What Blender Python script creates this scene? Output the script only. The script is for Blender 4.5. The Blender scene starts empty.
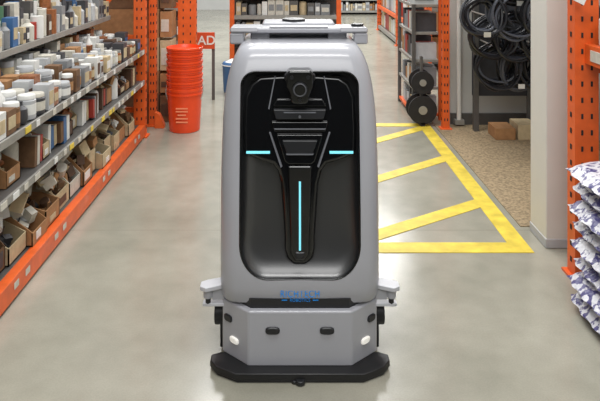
import bpy, bmesh, math, random
from mathutils import Vector, Matrix
random.seed(7)
S=bpy.context.scene
try: S.view_settings.view_transform='Standard'
except: pass
def lin(c):
    c/=255.0
    return c/12.92 if c<=0.04045 else ((c+0.055)/1.055)**2.4
def C(r,g,b): return (lin(r),lin(g),lin(b),1)
MATS={}
def mat(name,rgb,rough=0.5,metal=0.0,noise=0.0,scale=20,coat=0,emit=0,bump=0,trans=0,ior=1.5):
    if name in MATS: return MATS[name]
    m=bpy.data.materials.new(name); m.use_nodes=True
    nt=m.node_tree; b=nt.nodes['Principled BSDF']
    col=C(*rgb)
    b.inputs['Base Color'].default_value=col
    b.inputs['Roughness'].default_value=rough
    b.inputs['Metallic'].default_value=metal
    b.inputs['IOR'].default_value=ior
    b.inputs['Coat Weight'].default_value=coat
    b.inputs['Coat Roughness'].default_value=0.06
    b.inputs['Transmission Weight'].default_value=trans
    if emit:
        b.inputs['Emission Color'].default_value=col
        b.inputs['Emission Strength'].default_value=emit
    tc=nt.nodes.new('ShaderNodeTexCoord'); n=nt.nodes.new('ShaderNodeTexNoise')
    n.inputs['Scale'].default_value=scale; n.inputs['Detail'].default_value=5
    nt.links.new(tc.outputs['Object'],n.inputs['Vector'])
    if noise>0:
        r=nt.nodes.new('ShaderNodeValToRGB')
        r.color_ramp.elements[0].position=0.3; r.color_ramp.elements[1].position=0.7
        r.color_ramp.elements[0].color=tuple(max(0,c*(1-noise)) for c in col[:3])+(1,)
        r.color_ramp.elements[1].color=tuple(min(1,c*(1+noise)) for c in col[:3])+(1,)
        nt.links.new(n.outputs['Fac'],r.inputs['Fac']); nt.links.new(r.outputs['Color'],b.inputs['Base Color'])
    if bump>0:
        bp=nt.nodes.new('ShaderNodeBump'); bp.inputs['Strength'].default_value=bump; bp.inputs['Distance'].default_value=0.01
        nt.links.new(n.outputs['Fac'],bp.inputs['Height']); nt.links.new(bp.outputs['Normal'],b.inputs['Normal'])
    MATS[name]=m; return m

class MB:
    def __init__(s): s.v=[];s.f=[];s.mi=[];s.mats=[]
    def _m(s,m):
        if m not in s.mats: s.mats.append(m)
        return s.mats.index(m)
    def add(s,vs,fs,m,M=None):
        o=len(s.v)
        for v in vs:
            v=Vector(v)
            s.v.append(M@v if M else v)
        k=s._m(m)
        for f in fs: s.f.append([i+o for i in f]); s.mi.append(k)
    def box(s,c,d,m,rot=(0,0,0)):
        x,y,z=d[0]/2,d[1]/2,d[2]/2
        vs=[(i*x,j*y,k*z) for i in(-1,1) for j in(-1,1) for k in(-1,1)]
        fs=[(0,1,3,2),(4,6,7,5),(0,4,5,1),(2,3,7,6),(0,2,6,4),(1,5,7,3)]
        M=Matrix.Translation(c)@Matrix.Rotation(rot[2],4,'Z')@Matrix.Rotation(rot[1],4,'Y')@Matrix.Rotation(rot[0],4,'X')
        s.add(vs,fs,m,M)
    def b2(s,a,b,m):
        s.box([(a[i]+b[i])/2 for i in range(3)],[abs(b[i]-a[i]) for i in range(3)],m)
    def lathe(s,prof,c,m,n=20,rot=(0,0,0),sc=(1,1,1)):
        vs=[];fs=[]
        for r,z in prof:
            for i in range(n):
                a=2*math.pi*i/n; vs.append((r*math.cos(a)*sc[0],r*math.sin(a)*sc[1],z*sc[2]))
        for k in range(len(prof)-1):
            for i in range(n):
                j=(i+1)%n; fs.append((k*n+i,k*n+j,(k+1)*n+j,(k+1)*n+i))
        fs.append(tuple(range(n))[::-1]); fs.append(tuple((len(prof)-1)*n+i for i in range(n)))
        M=Matrix.Translation(c)@Matrix.Rotation(rot[2],4,'Z')@Matrix.Rotation(rot[1],4,'Y')@Matrix.Rotation(rot[0],4,'X')
        s.add(vs,fs,m,M)
    def cyl(s,c,r,h,m,n=20,rot=(0,0,0)):
        s.lathe([(r,-h/2),(r,h/2)],c,m,n,rot)
    def torus(s,c,R,r,m,rot=(0,0,0),n=32,k=8,sc=(1,1,1),wob=0):
        vs=[];fs=[];ph=random.random()*6
        for i in range(n):
            a=2*math.pi*i/n
            RR=R+wob*math.sin(3*a+ph); zz=wob*math.sin(2*a+ph*2)
            for j in range(k):
                b=2*math.pi*j/k
                vs.append(((RR+r*math.cos(b))*math.cos(a)*sc[0],(RR+r*math.cos(b))*math.sin(a)*sc[1],zz+r*math.sin(b)))
        for i in range(n):
            for j in range(k):
                fs.append((i*k+j,((i+1)%n)*k+j,((i+1)%n)*k+(j+1)%k,i*k+(j+1)%k))
        M=Matrix.Translation(c)@Matrix.Rotation(rot[2],4,'Z')@Matrix.Rotation(rot[1],4,'Y')@Matrix.Rotation(rot[0],4,'X')
        s.add(vs,fs,m,M)
    def prism_xz(s,pts,y0,y1,m,yf=None):
        n=len(pts); yf=yf or (lambda z:0)
        vs=[(x,yf(z)+y0,z) for x,z in pts]+[(x,yf(z)+y1,z) for x,z in pts]
        fs=[tuple(range(n)),tuple(range(2*n-1,n-1,-1))]+[(i,i+n,(i+1)%n+n,(i+1)%n) for i in range(n)]
        s.add(vs,fs,m)
    def prism_xy(s,pts,z0,z1,m):
        n=len(pts)
        vs=[(x,y,z0) for x,y in pts]+[(x,y,z1) for x,y in pts]
        fs=[tuple(range(n))[::-1],tuple(range(n,2*n))]+[(i,(i+1)%n,(i+1)%n+n,i+n) for i in range(n)]
        s.add(vs,fs,m)
    def build(s,name,parent=None,bevel=0,seg=2,smooth=True,angle=35,loc=None):
        me=bpy.data.meshes.new(name); me.from_pydata([tuple(v) for v in s.v],[],s.f)
        for m in s.mats: me.materials.append(m)
        for p,k in zip(me.polygons,s.mi): p.material_index=k
        bm=bmesh.new(); bm.from_mesh(me); bmesh.ops.recalc_face_normals(bm,faces=bm.faces); bm.to_mesh(me); bm.free()
        if smooth:
            for p in me.polygons: p.use_smooth=True
            try: me.set_sharp_from_angle(angle=math.radians(angle))
            except Exception as e: print(e)
        o=bpy.data.objects.new(name,me); S.collection.objects.link(o)
        if loc: o.location=loc
        if parent: o.parent=parent
        if bevel:
            md=o.modifiers.new('bev','BEVEL'); md.width=bevel; md.segments=seg; md.limit_method='ANGLE'; md.angle_limit=math.radians(40); md.harden_normals=True
        return o
def empty(name,loc=(0,0,0)):
    e=bpy.data.objects.new(name,None); e.location=loc; e.empty_display_size=0.1; S.collection.objects.link(e); return e

# ---------- materials ----------
orange=mat('rack_orange',(220,94,34),0.45,noise=0.12,scale=15)
dark=mat('dark_gap',(30,29,30),0.8,noise=0.2)
steel=mat('shelf_steel',(150,148,142),0.45,0.3,noise=0.1)
steel_d=mat('shelf_steel_dark',(92,90,88),0.5,0.3,noise=0.1)
white=mat('white_plastic',(218,218,214),0.45,noise=0.05)
offw=mat('off_white_label',(196,192,180),0.6,noise=0.1,scale=40)
cream=mat('cream_card',(186,168,134),0.8,noise=0.12,scale=30)
card=mat('cardboard',(160,118,78),0.85,noise=0.15,scale=25)
card2=mat('cardboard_dark',(112,82,56),0.85,noise=0.2,scale=25)
brown=mat('brown_pack',(84,60,44),0.6,noise=0.2)
grey=mat('grey_pack',(128,130,132),0.5,noise=0.1)
lgrey=mat('light_grey_pack',(176,178,180),0.45,noise=0.08)
dgrey=mat('dark_grey_pack',(62,62,66),0.5,noise=0.15)
blue=mat('blue_pack',(60,100,146),0.5,noise=0.1)
green=mat('green_pack',(74,112,84),0.5,noise=0.1)
amber=mat('amber_jar',(146,90,54),0.3,noise=0.25,scale=60)
black=mat('black_rubber',(22,22,24),0.45)
red=mat('red_pack',(160,54,44),0.5,noise=0.1)
yel=mat('yellow_tag',(216,190,70),0.6)

# ---------- floor ----------
fm=bpy.data.materials.new('polished_concrete'); fm.use_nodes=True
nt=fm.node_tree; b=nt.nodes['Principled BSDF']
g=nt.nodes.new('ShaderNodeNewGeometry')
def noise(sc,det=6):
    n=nt.nodes.new('ShaderNodeTexNoise'); n.inputs['Scale'].default_value=sc; n.inputs['Detail'].default_value=det
    nt.links.new(g.outputs['Position'],n.inputs['Vector']); return n
n1=noise(1.3); n2=noise(9); n3=noise(150,2)
def ramp(src,c0,c1,p0=.35,p1=.65):
    r=nt.nodes.new('ShaderNodeValToRGB'); e=r.color_ramp.elements
    e[0].position=p0;e[1].position=p1;e[0].color=c0;e[1].color=c1
    nt.links.new(src,r.inputs['Fac']); return r
def mix(a,b_,f,mode='MIX'):
    m=nt.nodes.new('ShaderNodeMix'); m.data_type='RGBA'; m.blend_type=mode
    nt.links.new(a,m.inputs[6]); nt.links.new(b_,m.inputs[7])
    if isinstance(f,float): m.inputs[0].default_value=f
    else: nt.links.new(f,m.inputs[0])
    return m.outputs[2]
r1=ramp(n1.outputs['Fac'],C(145,143,129),C(164,161,147))
r2=ramp(n2.outputs['Fac'],(.88,.88,.88,1),(1,1,1,1))
r3=ramp(n3.outputs['Fac'],(.91,.91,.91,1),(1,1,1,1))
c=mix(r1.outputs[0],r2.outputs[0],0.8,'MULTIPLY'); c=mix(c,r3.outputs[0],0.8,'MULTIPLY')
sx=nt.nodes.new('ShaderNodeSeparateXYZ'); nt.links.new(g.outputs['Position'],sx.inputs[0])
def mth(op,a,bv):
    m=nt.nodes.new('ShaderNodeMath'); m.operation=op
    if hasattr(a,'links'): nt.links.new(a,m.inputs[0])
    else: m.inputs[0].default_value=a
    m.inputs[1].default_value=bv; return m.outputs[0]
jy=mth('LESS_THAN',mth('ABSOLUTE',mth('SUBTRACT',mth('PINGPONG',mth('SUBTRACT',sx.outputs[1],3.38),1.6),0.0),0),0.004)
jc=nt.nodes.new('ShaderNodeRGB'); jc.outputs[0].default_value=C(138,134,121)
c=mix(c,jc.outputs[0],jy)
nt.links.new(c,b.inputs['Base Color'])
rr=nt.nodes.new('ShaderNodeMapRange'); rr.inputs['To Min'].default_value=.12; rr.inputs['To Max'].default_value=.30
nt.links.new(n2.outputs['Fac'],rr.inputs['Value']); nt.links.new(rr.outputs[0],b.inputs['Roughness'])
m=MB(); m.b2((-4,-4,-0.1),(5,18,0),fm); m.build('floor',smooth=False)

# walls
wallm=mat('wall_paint',(196,196,192),0.7,noise=0.04,scale=4)
wgrey=mat('wall_grey',(120,120,118),0.7,noise=0.06,scale=4)
m=MB(); m.b2((-4,17,0),(5,17.1,4),wallm); m.build('wall_back',smooth=False)
m=MB(); m.b2((-1.95,-2,0),(-1.85,5.3,4),wgrey); m.build('wall_left',smooth=False)
m=MB(); m.b2((2.5,-2,0),(2.6,5.45,4),wallm); m.build('wall_right',smooth=False)
m=MB(); m.b2((1.42,5.5,0),(2.6,5.6,4),wallm); m.build('wall_alcove',smooth=False)
m=MB(); m.b2((1.42,5.47,0),(2.49,5.5,0.10),steel_d); m.build('baseboard_alcove',smooth=False)
m=MB(); m.b2((-4,-3.6,0),(5,-3.5,2.9),mat('reflection_wall_dark',(50,50,52),.8)); m.build('reflection_wall',smooth=False)  # unseen dark wall added behind the camera to darken reflections in the robot face

ym=mat('yellow_floor_paint',(214,190,66),0.5,noise=0.2,scale=12)
m=MB(); t0,t1=0.0005,0.003
m.b2((1.13,3.12,t0),(1.23,5.52,t1),ym)
m.b2((0.30,3.12,t0),(0.39,5.52,t1),ym)
m.b2((0.39,3.12,t0),(1.13,3.23,t1),ym)
m.b2((0.39,5.42,t0),(1.13,5.52,t1),ym)
for (xa,ya,xb,yb) in [(0.39,3.27,1.13,3.74),(0.39,4.0,1.13,4.56),(0.39,4.75,1.13,5.36)]:
    w=.06
    m.prism_xy([(xa,ya-w),(xb,yb-w),(xb,yb+w),(xa,ya+w)],t0,t1,ym)
m.build('yellow_floor_marking',smooth=False)
tan=mat('tan_grit',(146,128,100),0.9,noise=0.4,scale=60,bump=.4)
m=MB(); m.b2((1.27,3.42,0.0005),(2.48,5.46,0.006),tan); m.build('gritty_floor_mat',smooth=False)

def post(m,x,y,z0,z1,w=0.09,d=0.07,face='y'):
    m.b2((x,y,z0),(x+w,y+d,z1),orange)
    z=z0+0.08
    while z<z1:
        m.box((x+w*.3,y-.001,z),(0.010,0.003,0.024),dark)
        m.box((x+w*.7,y-.001,z),(0.010,0.003,0.024),dark)
        m.box((x+w+.001,y+d/2,z),(0.003,0.016,0.024),dark)
        m.box((x-.001,y+d/2,z),(0.003,0.016,0.024),dark)
        z+=0.075
    m.b2((x-.02,y-.02,0.0),(x+w+.02,y+d+.02,0.012),orange)

# ---------- left shelving ----------
SX=-1.19; BX=-1.80
m=MB()
Y0,Y1=0.9,5.08
m.b2((SX-.05,Y0,0.015),(SX,Y1,0.105),orange)
m.b2((BX,Y0,0.08),(SX-.05,Y1,0.105),steel_d)
m.b2((BX,Y0,0.0),(SX-.08,Y1,0.08),dark)
for z,xf,mm in [(0.47,SX,steel),(0.72,SX,steel),(1.0,-1.47,steel)]:
    m.b2((BX,Y0,z-.02),(xf-.012,Y1,z),steel_d)
    m.b2((xf-.012,Y0,z-.030),(xf,Y1,z+.006),mm)
m.b2((BX-.02,Y0,0.1),(BX,Y1,2.2),steel_d)
for y in (Y0,2.2,3.65):
    m.b2((BX,y,0.1),(BX+.03,y+.04,2.2),steel_d)
    for z in (.45,.7): m.prism_xz([(BX,z-.12),(SX-.02,z-.035),(SX-.02,z-.02),(BX,z-.02)],y,y+.01,steel_d)
post(m,-1.285,5.09,0,2.4,0.095,0.07); post(m,-1.80,5.09,0,2.4,0.08,0.07)
for z in (0.2,0.8,1.4,2.0):
    m.b2((-1.72,5.11,z),(-1.285,5.14,z+.04),orange)
    m.box((-1.5,5.125,z+.32),(0.03,0.02,0.66),orange,rot=(0,0.72,0))
y=1.2
while y<5.0:
    for z in (.458,.708):
        if random.random()<.75:
            m.box((SX+.002,y+random.uniform(-.03,.03),z),(0.004,random.choice([.04,.06]),0.030),random.choice([offw,offw,yel,white]))
    if random.random()<.5: m.box((SX+.002,y,.07),(0.003,.045,.03),offw)
    y+=.115
m.build('retail_shelf_unit',bevel=0.002,seg=1)

def clutter(m,x0,x1,y0,y1,z0,z1,n,pal,smin=.02,smax=.07):
    for i in range(n):
        q=random.random(); p=(random.uniform(x0,x1),random.uniform(y0,y1),random.uniform(z0,z1)); mm=random.choice(pal)
        if q<.7: m.box(p,(random.uniform(smin,smax),random.uniform(smin*.6,smax*.8),random.uniform(smin*.5,smax)),mm,rot=(random.uniform(-.6,.6),random.uniform(-.6,.6),random.uniform(0,3)))
        else: m.cyl(p,random.uniform(smin*.3,smax*.4),random.uniform(smin,smax*1.3),mm,10,rot=(random.uniform(-1,1),random.uniform(-1,1),0))
def open_box(m,x0,y0,z,w,d,h,mm,fill=None):
    t=.006; x1=x0-w
    m.b2((x1,y0,z),(x0,y0+d,z+t),mm)
    fh=random.choice([.45,.6,.75])
    m.b2((x0-t,y0,z),(x0,y0+d,z+h*fh),mm)
    m.b2((x1,y0,z),(x1+t,y0+d,z+h),mm)
    for yy in (y0,y0+d-t):
        vs=[(x1,yy,z),(x0,yy,z),(x0,yy,z+h*fh),(x0-w*.4,yy,z+h),(x1,yy,z+h),
            (x1,yy+t,z),(x0,yy+t,z),(x0,yy+t,z+h*fh),(x0-w*.4,yy+t,z+h),(x1,yy+t,z+h)]
        m.add(vs,[(0,1,2,3,4),(9,8,7,6,5),(0,5,6,1),(1,6,7,2),(2,7,8,3),(3,8,9,4),(4,9,5,0)],mm)
    if random.random()<.75: m.box((x0+.001,y0+d*random.uniform(.35,.6),z+h*.25),(.003,d*random.uniform(.3,.6),h*random.uniform(.18,.3)),random.choice([offw,white,cream,brown,dgrey]))
    if fill: clutter(m,x1+.04,x0-.04,y0+.035,y0+d-.035,z+.3*h,z+.8*h,22,fill)
m=MB(); y=1.3
while y<4.9:
    d=random.uniform(.11,.2); h=random.uniform(.12,.24)
    if y+d>5.02: break
    open_box(m,SX-.03-random.uniform(0,.06),y,.107,.26,d,h,random.choice([card,cream,card,card2,offw,card,cream]),random.choice([[offw,lgrey,cream],[cream,card,brown],[grey,steel_d,lgrey],[brown,card2,cream],[white,lgrey,offw],[card,dgrey,brown]]))
    open_box(m,SX-.36,y,.107,.22,d,h*1.1,random.choice([card,cream,card2]),[card,offw,grey])
    y+=d+.008
clutter(m,SX-.3,SX-.08,1.4,5.0,.27,.33,100,[white,offw,lgrey,brown,cream,cream,card,offw],.03,.09)
m.build('cardboard_parts_bins',smooth=False)
m=MB(); y=1.3
while y<4.9:
    k=random.random(); d=random.uniform(.08,.17)
    if y+d>5.02: break
    x0=SX-.03-random.uniform(0,.06)
    if k<.5:
        open_box(m,x0,y,.473,.24,d,random.uniform(.09,.16),random.choice([card,card2,cream,card,brown,cream]),random.choice([[grey,steel_d,lgrey],[offw,lgrey,cream],[brown,card,dgrey],[lgrey,white,card],[card2,amber,cream]]))
    elif k<.8:
        for j in range(3): m.box((x0-.1,y+(j+.5)*d/3,.473+.07),(.2,d/3-.004,.13+random.uniform(-.03,.03)),random.choice([offw,grey,white,brown,cream,blue,card2,red]),rot=(random.uniform(-.08,.08),0,0))
    else:
        r=min(.05,d/2-.005)
        for j in range(2): m.lathe([(r,0),(r,.13),(r*.8,.145),(r*.5,.15)],(x0-.06-j*.12,y+d/2,.473),random.choice([offw,lgrey,amber,white]),16)
    m.b2((x0-.5,y,.473),(x0-.27,y+d,.473+random.uniform(.1,.2)),random.choice([card,card2,brown,grey,cream,dgrey]))
    y+=d+.008
clutter(m,SX-.3,SX-.08,1.4,5.0,.58,.62,90,[white,offw,lgrey,brown,cream,grey,card,grey],.03,.08)
m.build('boxed_hardware_stock',smooth=True)
m=MB(); y=1.5
while y<5.0:
    r=random.uniform(.028,.052)
    if y+2*r>5.04: break
    bm_=random.choice([amber,offw,lgrey,grey,amber,brown,dgrey,white,card2,cream]); q=random.random()
    lid=random.choice([white,offw,white,lgrey,steel])
    for row in range(5):
        x=SX-.05-row*.1-random.uniform(0,.01); h=random.uniform(.07,.12)+row*.025
        if row==2: bm_=random.choice([offw,cream,lgrey,grey,dgrey,white,amber,card]); q=random.random()
        rr_=min(r,.047)
        if q<.5:
            m.lathe([(rr_*.96,0),(rr_,.01),(rr_,h*.8),(rr_*.85,h*.86)],(x,y+r,.727),bm_,20)
            m.lathe([(rr_*.93,h*.86),(rr_*.93,h),(rr_*.88,h+.004)],(x,y+r,.727),lid,20)
            m.lathe([(rr_*1.015,h*.2),(rr_*1.015,h*.65)],(x,y+r,.727),random.choice([offw,cream,white,card]),20)
        elif q<.88:
            m.b2((x-.04,y+.003,.727),(x+.04,y+2*r-.003,.727+h*1.1),bm_)
            m.b2((x+.04,y+.012,.75),(x+.042,y+2*r-.012,.727+h*.8),random.choice([white,brown,blue,cream,dgrey]))
        else:
            m.lathe([(rr_*.8,0),(rr_,.02),(rr_*.9,h*.8),(rr_*.35,h),(rr_*.3,h*1.2),(rr_*.36,h*1.22)],(x,y+r,.727),random.choice([white,lgrey,offw,dgrey]),20)
    y+=2*r+.005
m.build('finish_jars_and_tubs')
m=MB(); y=2.2
while y<5.0:
    r=random.uniform(.020,.042)
    for row in range(3):
        x=-1.51-row*.09; h=random.uniform(.08,.17)+row*.05; q=random.random(); rr_=min(r,.04)
        if q<.22: m.lathe([(rr_,0),(rr_,h*.7),(rr_*.4,h*.85),(rr_*.35,h)],(x,y+r,1.007),random.choice([white,lgrey,offw,grey,dgrey]),16)
        elif q<.42: m.cyl((x,y+r,1.007+h/2),rr_,h,random.choice([white,offw,lgrey,green,amber,red]),16)
        else:
            m.box((x,y+r,1.007+h/2),(.06,2*r-.006,h),random.choice([offw,grey,dgrey,white,steel_d,cream,brown,dgrey,blue,card]),rot=(random.uniform(-.05,.05),0,0))
            m.box((x+.031,y+r,1.007+h*.45),(.003,(2*r-.006)*.7,h*.4),random.choice([white,offw,cream,dgrey]))
    y+=2*r+.005
m.build('packaged_supplies')
m=MB()
for z in (1.30,1.50,1.72):
    y=2.4
    while y<5:
        w=random.uniform(.03,.08)
        m.box((BX+.08,y+w/2,z+.08),(random.uniform(.08,.14),w,random.uniform(.12,.18)),random.choice([white,lgrey,offw,grey,green,dgrey,dgrey,cream,steel_d]),rot=(random.uniform(-.07,.07),0,random.uniform(-.15,.15)))
        y+=w+.014
m.build('hanging_blister_packs',bevel=.003,seg=1)

# ---------- left end ----------
m=MB()
post(m,-1.235,5.42,0,2.4,.06,.07)
post(m,-1.06,5.86,0,2.4,.17,.08)
m.b2((-1.18,5.84,.45),(-1.06,5.9,.5),orange); m.b2((-1.18,5.84,1.0),(-1.06,5.9,1.05),orange)
m.prism_xz([(-1.17,0),(-1.09,0),(-1.09,.03),(-1.13,.12),(-1.17,.14)],5.36,5.42,orange)
m.build('pallet_rack_frame',bevel=.002,seg=1)
m=MB()
z=0.0
for i,(h,c_) in enumerate([(.26,card2),(.2,card),(.3,cream),(.26,card),(.3,card2),(.25,cream),(.3,card)]):
    m.b2((-1.90,5.53,z),(-1.18,5.83,z+h-.004),c_)
    m.b2((-1.17,5.58,z),(-1.065,5.8,z+h-.03),c_)
    m.b2((-1.16,5.576,z+.05),(-1.09,5.58,z+h-.1),random.choice([offw,brown]))
    z+=h
m.build('stacked_cardboard_cartons',bevel=.004)
bo=mat('bucket_orange',(230,72,28),0.32,noise=.04)
m=MB()
m.lathe([(.124,0),(.129,.004),(.146,.30),(.146,.31),(.154,.312),(.154,.325),(.148,.327),(.149,.345),(.155,.347),(.156,.37),(.149,.372),(.146,.36),(.126,.03)],(0,0,0),bo,36)
for i in range(6):
    zz=.372+i*.057
    m.lathe([(.145,0),(.147,.02),(.154,.022),(.154,.028),(.148,.030),(.149,.038),(.156,.040),(.156,.054),(.150,.056),(.14,.03)],(0,0,zz),bo,36)
for zz in (.10,.13,.16,.19,.215): m.box((.0,-.137-(zz*.055),zz),(.10 if zz!=.16 else .07,.004,.012),mat('bucket_print',(240,140,100),.5))
m.torus((0,-.01,.34),.160,.0035,steel,rot=(1.25,0,0),n=32,k=6)
m.build('orange_bucket_stack',loc=(-.905,5.33,0))

m=MB(); m.b2((-1.02,6.4,.53),(-.78,6.42,.70),mat('sign_orange',(200,74,34),.5)); 
m.b2((-1.02,6.42,0),(-.99,6.44,.70),steel_d); m.b2((-.81,6.42,0),(-.78,6.44,.70),steel_d)
sg=m.build('trade_aisle_sign')
def text(body,name,size,loc,M,parent=None,rot=(math.pi/2,0,0),ext=.001,bold=0,sx=1,align='CENTER',sp=1.0):
    cu=bpy.data.curves.new(name,'FONT'); cu.body=body; cu.size=size; cu.extrude=ext; cu.align_x=align; cu.align_y='CENTER'; cu.offset=bold; cu.space_character=sp
    o=bpy.data.objects.new(name,cu); S.collection.objects.link(o); o.location=loc; o.rotation_euler=rot; o.scale=(sx,1,1)
    cu.materials.append(M)
    if parent: o.parent=parent
    return o
text('RAD','sign_letters',.13,(-.90,6.397,.615),white,sg,bold=.002)

def back_unit(name,x0,x1,y,depth,levels,top,pal,seed,fillh=(.6,.95)):
    random.seed(seed); m=MB()
    for x in (x0,x1-.06): m.b2((x,y,0),(x+.06,y+.06,top),orange)
    m.b2((x0,y+depth,0),(x1,y+depth+.02,top),steel_d)
    for i,z in enumerate(levels):
        m.b2((x0+.06,y,z-.05),(x1-.06,y+.03,z),steel)
        m.b2((x0+.06,y+.03,z-.02),(x1-.06,y+depth,z),steel_d)
        nz=levels[i+1]-.07 if i+1<len(levels) else top
        x=x0+.08
        while x<x1-.16:
            w=random.uniform(.05,.13); h=(nz-z)*random.uniform(*fillh)
            q=random.random(); mm=random.choice(pal)
            if q<.7: m.b2((x,y+.05,z),(x+w-.008,y+depth-.05,z+h),mm); m.b2((x+.01,y+.045,z+h*.3),(x+w-.02,y+.05,z+h*.7),random.choice([white,offw,cream,grey]))
            else: m.lathe([(w/2-.006,0),(w/2-.006,h*.9),(w/3,h)],(x+w/2,y+.12,z),mm,14)
            x+=w
    return m.build(name)
back_unit('hardware_display_shelf',-.78,.66,8.0,.45,[.1,.42,.72,1.0],1.5,[lgrey,white,grey,offw,steel_d,cream,grey,dark],3)
back_unit('storage_display_shelf',-2.6,-1.15,7.2,.45,[.1,.5,.9],1.8,[card,cream,grey,card2],4)
back_unit('seasonal_display_shelf',.55,3.6,15.6,.5,[.1,.4,.7],1.6,[cream,lgrey,offw,white,offw,grey,card],5)
m=MB(); m.lathe([(.1,0),(.11,.02),(.12,.28),(.125,.29),(.125,.31),(.11,.33)],(0,0,0),blue,24); m.torus((0,0,.3),.125,.006,white)
m.lathe([(.09,.33),(.03,.36)],(0,0,0),white,20)
m.build('blue_pail',loc=(-.62,6.8,0))

# end shelf
m=MB()
X0,X1,YA,YB=1.11,1.40,5.62,6.35
for (x,y) in [(X0,YA),(X1-.05,YA),(X0,YB),(X1-.05,YB)]:
    m.b2((x,y,0),(x+.03,y+.04,2.0),orange if x>1.2 else steel_d)
for z in (.06,.3,.55,.8,1.05):
    m.b2((X0+.005,YA+.02,z-.025),(X1-.05,YB,z),orange if z<.1 else steel)
    y=YA+.05
    while y<YB-.12:
        w=random.uniform(.06,.11); m.b2((X0+.03,y,z),(X1-.06,y+w-.01,z+random.uniform(.1,.2)),random.choice([card,cream,offw,red,brown,grey,lgrey,dgrey])); y+=w
m.build('end_cap_shelf',bevel=.002,seg=1)
m=MB()
for y in (8.0,10.2,12.4):
    post(m,1.75,y,0,2.4,.08,.07)
for z in (.1,.5,.95):
    m.b2((1.76,8.07,z-.06),(1.80,12.4,z),orange if z>.2 else steel); m.b2((1.80,8.07,z-.02),(2.4,12.4,z),steel_d)
    y=8.1
    while y<12.2:
        w=random.uniform(.12,.3); m.b2((1.83,y,z),(2.3,y+w-.02,z+random.uniform(.2,.34)),random.choice([card,cream,offw,red,white,grey,lgrey,card2])); y+=w
m.build('far_aisle_rack',smooth=False)
m=MB()
cw=mat('copper_wire',(150,80,50),.4)
for z,R in ((.14,.125),(.38,.10)):
    m.cyl((0,0,z),R,.02,dark,28,rot=(math.pi/2,0,0)); m.cyl((0,.12,z),R,.02,dark,28,rot=(math.pi/2,0,0)); m.cyl((0,.06,z),R*.6,.1,cw,24,rot=(math.pi/2,0,0))
    m.cyl((0,-.012,z),R*.3,.01,steel,20,rot=(math.pi/2,0,0))
m.b2((-.02,-.01,0),(.02,.13,.03),dark); m.b2((-.01,.03,0),(.01,.08,.6),steel_d)
m.build('cable_reel_stand',loc=(1.16,5.42,0.004))
m=MB(); post(m,1.31,5.32,0.006,2.6,.06,.06); m.b2((1.04,5.30,1.20),(1.30,5.36,1.24),steel); 
m.b2((1.02,5.27,1.08),(1.26,5.31,1.20),lgrey); m.b2((1.06,5.265,1.11),(1.22,5.27,1.17),grey)
for i in range(3): m.cyl((1.10+i*.06,5.33,1.36),.004,.34,dark,6,rot=(0,.3*(i-1),0))
m.build('price_scanner_post',bevel=.002,seg=1)

# coil rack
random.seed(21)
m=MB()
pegb=mat('dark_pegboard',(52,54,60),.7,noise=.15)
m.b2((1.56,5.28,.3),(2.46,5.32,2.4),pegb)
for x in (1.56,2.02,2.42): m.b2((x,5.25,0.006),(x+.04,5.30,2.4),steel_d)
coil=mat('black_hose',(30,31,37),.35,noise=.15,scale=8)
coil2=mat('grey_hose',(84,88,98),.4,noise=.15,scale=8)
cents=[]
for i in range(4): cents+=[(1.50+i*.2,1.30,4.62),(1.42+i*.22,1.06,4.50),(1.56+i*.2,.86,4.74),(1.62+i*.18,.62,4.86)]
for ci,(x,z,yb) in enumerate(cents):
    R=random.uniform(.145,.18)
    m.cyl((x,(yb+5.28)/2-.02,z+R-.01),.007,5.28-yb+.12,steel,8,rot=(math.pi/2,0,0))
    for k in range(11):
        m.torus((x+random.uniform(-.02,.02),yb+k*.014,z+random.uniform(-.02,.02)),R-.003*k+random.uniform(-.022,.018),.0095,random.choice([coil,coil,coil,coil2]),rot=(math.pi/2+random.uniform(-.18,.18),0,random.uniform(-.3,.3)),n=34,k=6,wob=.008)
    if ci%3==1: m.box((x,yb-.04,z-R*.9),(.05,.006,.035),random.choice([offw,white,steel]))
m.build('hose_coil_display')
m=MB(); m.cyl((1.48,5.43,1.3),.02,2.55,white,16); m.b2((1.44,5.40,.02),(1.52,5.46,.06),steel); m.build('white_wall_pipe')
m=MB()
for i in range(4): m.b2((1.66+i*.18,5.0,.008),(1.82+i*.18,5.2,.10+.03*(i%2)),[card,cream,card2,card][i])
m.build('low_cartons',bevel=.003)

# ---------- right column / rack / bags ----------
cm=mat('column_paint',(208,206,199),.6,noise=.03,scale=5)
m=MB(); m.b2((1.31,3.17,0),(1.52,3.38,3.2),cm); m.b2((1.306,3.166,0),(1.524,3.384,.05),lgrey); m.build('square_column',bevel=.006)
m=MB()
post(m,1.315,2.86,0,2.6,.11,.08)
post(m,2.1,2.86,0,2.6,.1,.08)
for z in (.3,.95,1.6): 
    m.b2((1.425,2.88,z),(2.1,2.92,z+.04),orange); m.box((1.76,2.90,z+.33),(.03,.02,.9),orange,rot=(0,.85,0))
m.b2((1.36,1.3,1.00),(1.40,2.86,1.09),orange)
m.b2((1.40,1.3,1.06),(2.15,2.86,1.085),steel_d)
m.box((1.357,2.75,1.045),(.004,.1,.05),offw); m.box((1.357,2.55,1.045),(.004,.1,.05),offw)
m.box((1.30,2.80,1.33),(.10,.004,.08),white,rot=(0,.45,.1)); m.box((1.305,2.797,1.33),(.07,.002,.025),grey,rot=(0,.45,.1))
m.build('orange_pallet_rack',bevel=.002,seg=1)
m=MB()
for i in range(7):
    for j in range(2):
        m.lathe([(.045,0),(.05,.01),(.05,.12),(.02,.155),(.018,.18),(.022,.181),(.022,.2)],(1.43+j*.11,2.76-i*.11,1.091),white,20)
        m.lathe([(.0508,.03),(.0508,.1)],(1.43+j*.11,2.76-i*.11,1.091),grey if i%2 else offw,20)
m.build('white_bottles')
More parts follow.
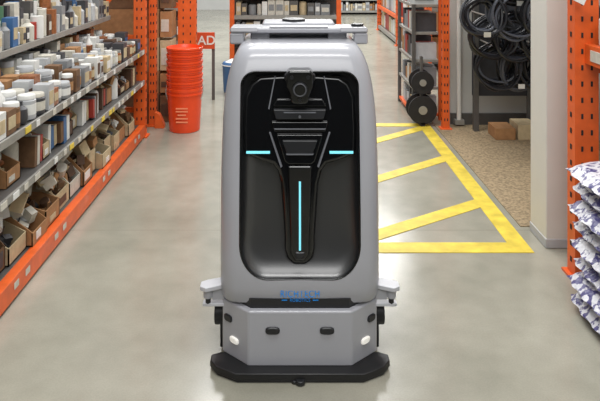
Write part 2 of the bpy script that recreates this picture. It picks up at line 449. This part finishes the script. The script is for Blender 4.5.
bagm=bpy.data.materials.new('printed_bag'); bagm.use_nodes=True
nt=bagm.node_tree; b=nt.nodes['Principled BSDF']; b.inputs['Roughness'].default_value=.35
tc=nt.nodes.new('ShaderNodeTexCoord'); v=nt.nodes.new('ShaderNodeTexNoise'); v.inputs['Scale'].default_value=20; v.inputs['Detail'].default_value=5; v.inputs['Distortion'].default_value=1.4
nt.links.new(tc.outputs['Object'],v.inputs['Vector'])
r=nt.nodes.new('ShaderNodeValToRGB')
e=r.color_ramp.elements; e[0].position=.455; e[0].color=C(66,62,116); e[1].position=.50; e[1].color=C(206,206,212)
nt.links.new(v.outputs['Fac'],r.inputs['Fac']); nt.links.new(r.outputs[0],b.inputs['Base Color'])
v2=nt.nodes.new('ShaderNodeTexNoise'); v2.inputs['Scale'].default_value=30; nt.links.new(tc.outputs['Object'],v2.inputs['Vector'])
bp=nt.nodes.new('ShaderNodeBump'); bp.inputs['Strength'].default_value=.6; bp.inputs['Distance'].default_value=.02
nt.links.new(v2.outputs['Fac'],bp.inputs['Height']); nt.links.new(bp.outputs['Normal'],b.inputs['Normal'])
def pillow(m,cx,cy,z,w,d,h,mm,seed):
    random.seed(seed); nu,nv=18,16; vs=[];fs=[]
    ph=[random.uniform(0,6) for _ in range(4)]
    for side in (1,-1):
        for i in range(nu+1):
            for j in range(nv+1):
                u=2*i/nu-1; q=2*j/nv-1
                e=((1-abs(u)**4)*(1-abs(q)**4))
                hh=h/2*max(e,0)**.42*side
                wv=.008*math.sin(9*u+ph[0])*math.sin(7*q+ph[1])
                sxx=1-.05*q*q; syy=1-.06*u*u
                vs.append((cx+u*w/2*sxx+.006*math.sin(11*q+ph[2]),cy+q*d/2*syy+.006*math.sin(9*u+ph[3]),z+h/2+hh+wv*(e>.1)*.6))
    N=(nu+1)*(nv+1)
    for s_ in (0,1):
        for i in range(nu):
            for j in range(nv):
                a=s_*N+i*(nv+1)+j; f=(a,a+nv+1,a+nv+2,a+1)
                fs.append(f if s_==0 else f[::-1])
    m.add(vs,fs,mm)
m=MB()
z=.004; k=0
for lay in range(8):
    random.seed(50+lay); off=random.uniform(-.014,.014)
    pillow(m,1.49+off,2.49,z,.62,.36,.088,bagm,10+k); pillow(m,1.49+off,2.12,z,.62,.36,.088,bagm,30+k)
    z+=.077; k+=1
m.build('stacked_printed_bags',angle=80)

# ---------- ROBOT ----------
RB=empty('robot_floor_scrubber',(0.036,2.168,0))
rg=mat('robot_grey_plastic',(160,161,167),.30,coat=.35,noise=.02,scale=3)
rg2=mat('robot_grey_light',(186,187,192),.35,noise=.02)
gb=mat('robot_gloss_black',(9,10,12),.10,coat=.4)
gr=mat('robot_gloss_graphite',(24,25,27),.34,coat=.0,ior=2.0)
sb=mat('robot_satin_black',(28,29,32),.35)
cy=mat('cyan_light',(120,210,225),.3,emit=.7)
lb=mat('logo_blue',(10,130,215),.5)
m=MB()
pl=[(-.225,0),(.225,0),(.30,.04),(.325,.075),(.325,.11),(.29,.125),(-.29,.125),(-.325,.11),(-.325,.075),(-.30,.04)]
m.prism_xy(pl,.010,.034,black)
m.prism_xy([(x*.985,y*.97+.004) for x,y in pl],.0,.010,sb)
m.cyl((0,.0,.009),.018,.016,sb,16); m.cyl((-.02,.004,.007),.012,.012,sb,12)
m.build('squeegee_bumper',RB,bevel=.005,seg=3)
m=MB()
def skirt(e=0,back=.62):
    return [(-.185+e*.4,.045+e),(.185-e*.4,.045+e),(.286-e,.13+e*.5),(.286-e,back),(-.286+e,back),(-.286+e,.13+e*.5)]
m.prism_xy(skirt(),.03,.228,rg)
m.build('lower_skirt',RB,bevel=.008,seg=4)
m=MB(); m.prism_xy(skirt(.02,.6),.20,.262,sb); m.build('skirt_gap_seal',RB)
def yf(z):
    pts=[(.20,.085),(.245,.070),(.30,.058),(.6,.075),(.9,.112),(1.06,.140),(1.10,.155),(1.13,.175),(1.16,.205),(1.3,.3)]
    for (a,ya),(b_,yb) in zip(pts,pts[1:]):
        if z<=b_: 
            t=(z-a)/(b_-a); return ya+(yb-ya)*max(t,0)
    return .3
def section(w,y0,y1,r,rb=.05,n=8):
    out=[]
    def arc(cx,cy_,rad,a0,a1):
        for i in range(n+1):
            a=a0+(a1-a0)*i/n; out.append((cx+rad*math.cos(a),cy_+rad*math.sin(a)))
    arc(-w+r,y0+r+.006,r,math.pi,1.5*math.pi-.06)
    for i in range(1,10):
        u=-1+2*i/10; out.append((u*(w-r),y0+.006*u*u))
    arc(w-r,y0+r+.006,r,1.5*math.pi+.06,2*math.pi)
    arc(w-rb,y1-rb,rb,0,.5*math.pi)
    arc(-w+rb,y1-rb,rb,.5*math.pi,math.pi)
    return out
lev=[(.236,.276,.085,.06),(.240,.285,.075,.065),(.252,.290,.068,.07),(.30,.293,.058,.07),(.40,.294,None,.07),(.5,.294,None,.07),(.6,.294,None,.07),(.7,.294,None,.07),(.8,.292,None,.07),(.88,.290,None,.07),(.95,.285,None,.07),
     (1.0,.279,None,.07),(1.04,.272,None,.07),(1.08,.262,None,.07),(1.11,.251,None,.07),(1.13,.241,None,.07),(1.145,.230,.200,.07),(1.153,.218,.218,.07),(1.156,.20,.235,.07)]
vs=[];fs=[];N=None
for z,w,y0,r in lev:
    y0=yf(z) if y0 is None else y0
    back=.64 if z<1.1 else .64-(z-1.1)*.5
    s_=section(w,y0,back,r); N=len(s_)
    vs+=[(x,y,z) for x,y in s_]
for k in range(len(lev)-1):
    for i in range(N):
        j=(i+1)%N; fs.append((k*N+i,k*N+j,(k+1)*N+j,(k+1)*N+i))
fs.append(tuple(range(N))[::-1]); fs.append(tuple((len(lev)-1)*N+i for i in range(N)))
m=MB(); m._m(rg); m._m(gr); m.add(vs,fs,rg); body=m.build('main_body',RB,angle=40)
def face_outline(n=10):
    P=[]
    def arc(cx,cz,rx,rz,a0,a1):
        for i in range(n+1):
            a=math.radians(a0+(a1-a0)*i/n); P.append((cx+rx*math.cos(a),cz+rz*math.sin(a)))
    W=.218
    arc(W-.055,1.013,.055,.052,0,90)
    arc(-W+.055,1.013,.055,.052,90,180)
    for i in range(1,8): P.append((-W,1.013-(1.013-.47)*i/8))
    arc(-W+.10,.45,.10,.118,180,270)
    arc(W-.10,.45,.10,.118,270,360)
    for i in range(1,8): P.append((W,.45+(1.013-.45)*i/8))
    return P
out=face_outline(); cz=.70
n=len(out); vs=[];fs=[]
rings=[(1.0,None),(1.0,.002),(.985,.018),(.96,.030),(.92,.042),(.86,.052),(.75,.060),(.6,.066),(.4,.068),(.2,.069)]
for s_,dp in rings:
    for x,z in out:
        X=x*s_; Z=cz+(z-cz)*s_
        if dp is None: y=-.25
        else:
            lowf=1.0 if Z>.6 else 1.0-.35*(.6-Z)/.3
            y=yf(Z)+dp*lowf+.004
        vs.append((X,y,Z))
for k in range(len(rings)-1):
    for i in range(n):
        j=(i+1)%n; fs.append((k*n+i,k*n+j,(k+1)*n+j,(k+1)*n+i))
fs.append(tuple(range(n))[::-1]); fs.append(tuple((len(rings)-1)*n+i for i in range(n)))
m=MB(); m._m(rg); m._m(gr); m.add(vs,fs,gr); cut=m.build('cutter',RB,angle=60)
bpy.context.view_layer.update()
md=body.modifiers.new('recess','BOOLEAN'); md.operation='DIFFERENCE'; md.solver='EXACT'; md.object=cut
dg=bpy.context.evaluated_depsgraph_get(); dg.update()
me=bpy.data.meshes.new_from_object(body.evaluated_get(dg))
body.modifiers.clear(); body.data=me
bpy.data.objects.remove(cut)
for p in me.polygons: p.use_smooth=True
me.set_sharp_from_angle(angle=math.radians(38))
cu=bpy.data.curves.new('face_rim','CURVE'); cu.dimensions='3D'; cu.bevel_depth=.0028; sp=cu.splines.new('POLY'); sp.points.add(n-1)
for i,(x,z) in enumerate(out): sp.points[i].co=(x,yf(z)+.006*(x/.22)**2+.001,z,1)
sp.use_cyclic_u=True; cu.materials.append(gb)
o=bpy.data.objects.new('face_rim',cu); S.collection.objects.link(o); o.parent=RB
m=MB()
R_=[(.100,.728),(.150,.742),(.208,.765),(.211,.86),(.207,.97),(.185,1.02),(.15,1.045),(.07,1.05)]
Lp=[(-x,z) for x,z in R_[::-1]]
low=[(-.082,.705),(-.070,.66),(-.062,.56),(-.056,.47),(-.056,.43),(-.048,.395),(-.024,.372)]
lowR=[(-x,z) for x,z in low[::-1]]
outl=R_+Lp+low+lowR
m.prism_xz(outl,.022,.075,gb,yf)
m.build('console_t_column',RB,bevel=.016,seg=6)
m=MB()
m.prism_xz([(-.045,.73),(.045,.73),(.034,.45),(.034,.42),(.018,.395),(-.018,.395),(-.034,.42),(-.034,.45)],.004,.035,gb,yf)
m.prism_xz([(-.022,.43),(.022,.43),(.014,.402),(-.014,.402)],.000,.02,sb,yf)
m.build('column_ridge',RB,bevel=.009,seg=4)
edg=mat('console_edge_grey',(104,106,112),.3)
m=MB()
m.prism_xz([(-.098,.93),(.098,.93),(.088,.895),(-.088,.895)],.000,.05,sb,yf)
m.prism_xz([(-.085,.965),(.085,.965),(.10,.938),(-.10,.938)],.010,.05,gb,yf)
m.prism_xz([(-.105,.885),(.105,.885),(.095,.85),(-.095,.85)],.006,.05,gb,yf)
m.prism_xz([(-.085,.84),(.085,.84),(.055,.745),(.04,.735),(-.04,.735),(-.055,.745)],.004,.05,gb,yf)
m.prism_xz([(-.065,.822),(.065,.822),(.045,.768),(-.045,.768)],-.006,.03,sb,yf)
m.build('console_steps',RB,bevel=.004,seg=3)
m=MB()
for sgn in(-1,1):
    m.prism_xz([(sgn*.113,.845),(sgn*.107,.845),(sgn*.064,.725),(sgn*.070,.720)],.014,.03,edg,yf)
    m.prism_xz([(sgn*.094,1.045),(sgn*.090,1.045),(sgn*.113,.925),(sgn*.117,.93)],.018,.03,edg,yf)
m.prism_xz([(-.06,.922),(.06,.922),(.058,.918),(-.058,.918)],-.003,.012,edg,yf)
m.prism_xz([(-.095,.862),(.095,.862),(.093,.858),(-.093,.858)],.003,.012,edg,yf)
m.prism_xz([(-.05,.776),(.05,.776),(.048,.772),(-.048,.772)],-.008,.012,edg,yf)
m.cyl((0,yf(.905)-.002,.905),.005,.006,edg,12,rot=(math.pi/2,0,0))
m.build('console_trim_lines',RB)
m=MB()
m.prism_xz([(-.040,1.080),(.040,1.080),(.052,1.065),(.050,1.02),(.036,.99),(.034,.965),(.02,.955),(-.02,.955),(-.034,.965),(-.036,.99),(-.050,1.02),(-.052,1.065)],.085,.20,gb)
m.b2((-.058,.11,1.035),(.058,.15,1.062),sb)
m.build('depth_camera_housing',RB,bevel=.012,seg=5)
m=MB()
m.cyl((0,.083,1.012),.027,.02,sb,28,rot=(math.pi/2,0,0)); m.cyl((0,.072,1.012),.018,.006,gb,28,rot=(math.pi/2,0,0))
m.torus((0,.072,1.012),.022,.0015,edg,rot=(math.pi/2,0,0))
for sgn in(-1,1): m.cyl((sgn*.030,.083,1.055),.007,.008,sb,14,rot=(math.pi/2,0,0))
m.cyl((0,.083,.974),.006,.008,sb,14,rot=(math.pi/2,0,0))
m.build('depth_camera_lens',RB)
m=MB()
for sgn in(-1,1):
    xa,xb=sorted((sgn*.197,sgn*.110))
    m.prism_xz([(xa,.777),(xb,.777),(xb,.769),(xa,.769)],.017,.034,cy,yf)
m.prism_xz([(-.0036,.675),(.0036,.675),(.0036,.435),(-.0036,.435)],.000,.02,cy,yf)
m.build('status_light_strips',RB)
m=MB()
m.b2((-.155,.46,1.15),(.155,.60,1.215),rg)
m.build('top_cap',RB,bevel=.012,seg=4)
m=MB()
m.b2((-.282,.36,1.180),(.282,.50,1.203),rg)
m.b2((-.282,.36,1.135),(-.225,.44,1.182),rg); m.b2((.225,.36,1.135),(.282,.44,1.182),rg)
m.b2((-.20,.40,1.14),(-.12,.48,1.185),rg); m.b2((.12,.40,1.14),(.20,.48,1.185),rg)
m.build('push_handle',RB,bevel=.009,seg=4)
m=MB()
m.b2((-.276,.352,1.188),(-.17,.365,1.206),rg2); m.b2((.17,.352,1.188),(.276,.365,1.206),rg2); m.cyl((.245,.42,1.206),.026,.016,sb,24); m.cyl((-.02,.52,1.219),.05,.012,sb,24)
m.b2((-.12,.36,1.203),(.12,.40,1.209),rg2)
m.build('handle_controls',RB,bevel=.002)
m=MB()
def oval(x,y,z,a,rx,rz,mm):
    M=Matrix.Translation((x,y,z))@Matrix.Rotation(a,4,'Z')@Matrix.Rotation(math.pi/2,4,'X')
    pts=[];q=14
    for i in range(q):
        t=2*math.pi*i/q; ct,st=math.cos(t),math.sin(t)
        pts.append((rx*abs(ct)**.7*(1 if ct>0 else -1),rz*abs(st)**.7*(1 if st>0 else -1)))
    vs=[(p[0],p[1],-.005) for p in pts]+[(p[0],p[1],.004) for p in pts]+[(p[0]*.8,p[1]*.75,.007) for p in pts]
    fs=[tuple(range(q))[::-1],tuple(range(2*q,3*q))]
    for k in (0,1):
        for i in range(q): j=(i+1)%q; fs.append((k*q+i,k*q+j,(k+1)*q+j,(k+1)*q+i))
    m.add(vs,fs,mm,M)
lampm=mat('lamp_lens',(235,232,225),.2,emit=.3)
oval(-.098,.045,.160,0,.026,.013,sb); oval(.096,.045,.160,0,.026,.013,sb)
ang=math.atan2(.085,.101)
for sgn in(-1,1):
    def ch(x): return .045+(x-.185)*.84
    oval(sgn*.262,ch(.262),.168,sgn*ang,.020,.013,sb)
    oval(sgn*.238,ch(.238),.098,sgn*ang,.022,.012,lampm)
m.build('skirt_sensors',RB)
m=MB()
for sgn in(-1,1):
    m.prism_xy([(sgn*.275,.13),(sgn*.345,.10),(sgn*.368,.115),(sgn*.368,.15),(sgn*.345,.165),(sgn*.275,.19)],.264,.280,rg2)
    m.cyl((sgn*.340,.135,.247),.018,.034,rg,18); m.cyl((sgn*.340,.135,.215),.010,.03,sb,14)
    m.b2((sgn*.28,.13,.222),(sgn*.325,.155,.262),rg)
    m.box((sgn*.320,.14,.205),(.08,.03,.012),rg2)
m.build('side_arms',RB,bevel=.003)
m=MB()
for sgn in(-1,1):
    m.cyl((sgn*.302,.21,.135),.045,.04,black,28,rot=(0,math.pi/2,0))
    m.b2((sgn*.285,.17,.02),(sgn*.30,.30,.15),sb)
    m.cyl((sgn*.24,.48,.1),.1,.05,black,32,rot=(0,math.pi/2,0)); m.cyl((sgn*.266,.48,.1),.05,.01,steel,24,rot=(0,math.pi/2,0))
m.build('wheels',RB,bevel=.004)
# logo: sits proud of the shell between z .252 and .30
tilt=math.pi/2-.20
text('RICHTECH','logo_text',.034,(0,yf(.282)-.004,.282),lb,RB,rot=(tilt,0,0),bold=0,sx=.80,ext=.0006,sp=1.12)
text('ROBOTICS','logo_subtext',.015,(0,yf(.258)-.004,.2575),lb,RB,rot=(tilt,0,0),bold=0,sx=.95,ext=.0006,sp=1.1)
m=MB()
for sgn in(-1,1): m.box((sgn*.056,yf(.258)-.003,.2575),(.020,.003,.003),lb)
m.build('logo_bars',RB)

# ---------- lighting ----------
w=bpy.data.worlds.new('World'); S.world=w; w.use_nodes=True
bg=w.node_tree.nodes['Background']; bg.inputs[0].default_value=(.96,.98,1,1); bg.inputs[1].default_value=.85
def area(name,loc,sx,sy,e,rot=(0,0,0),col=(1,.99,.97)):
    l=bpy.data.lights.new(name,'AREA'); l.shape='RECTANGLE'; l.size=sx; l.size_y=sy; l.energy=e; l.color=col
    o=bpy.data.objects.new(name,l); o.location=loc; o.rotation_euler=rot; S.collection.objects.link(o)
area('ceiling_lamp',(0,1.2,4.4),2.4,.6,75)
area('ceiling_lamp.001',(0,4.4,4.4),2.4,.6,105)
area('ceiling_lamp.002',(0,8.0,4.4),2.4,.8,150)
area('ceiling_lamp.003',(1.0,12,4.4),2.4,.8,320)
area('front_fill_light',(0,-1.8,4.3),4.0,2.2,120,rot=(math.radians(38),0,0))  # unseen soft panel behind camera, added and tilted as fill for the robot front

# ---------- camera ----------
cam=bpy.data.cameras.new('camera'); co=bpy.data.objects.new('camera',cam); S.collection.objects.link(co)
co.location=(0,0,1.5); co.rotation_euler=(math.pi/2,0,0)
cam.sensor_width=36; cam.lens=37.2; cam.shift_x=10/600; cam.shift_y=-245.5/600
S.camera=co
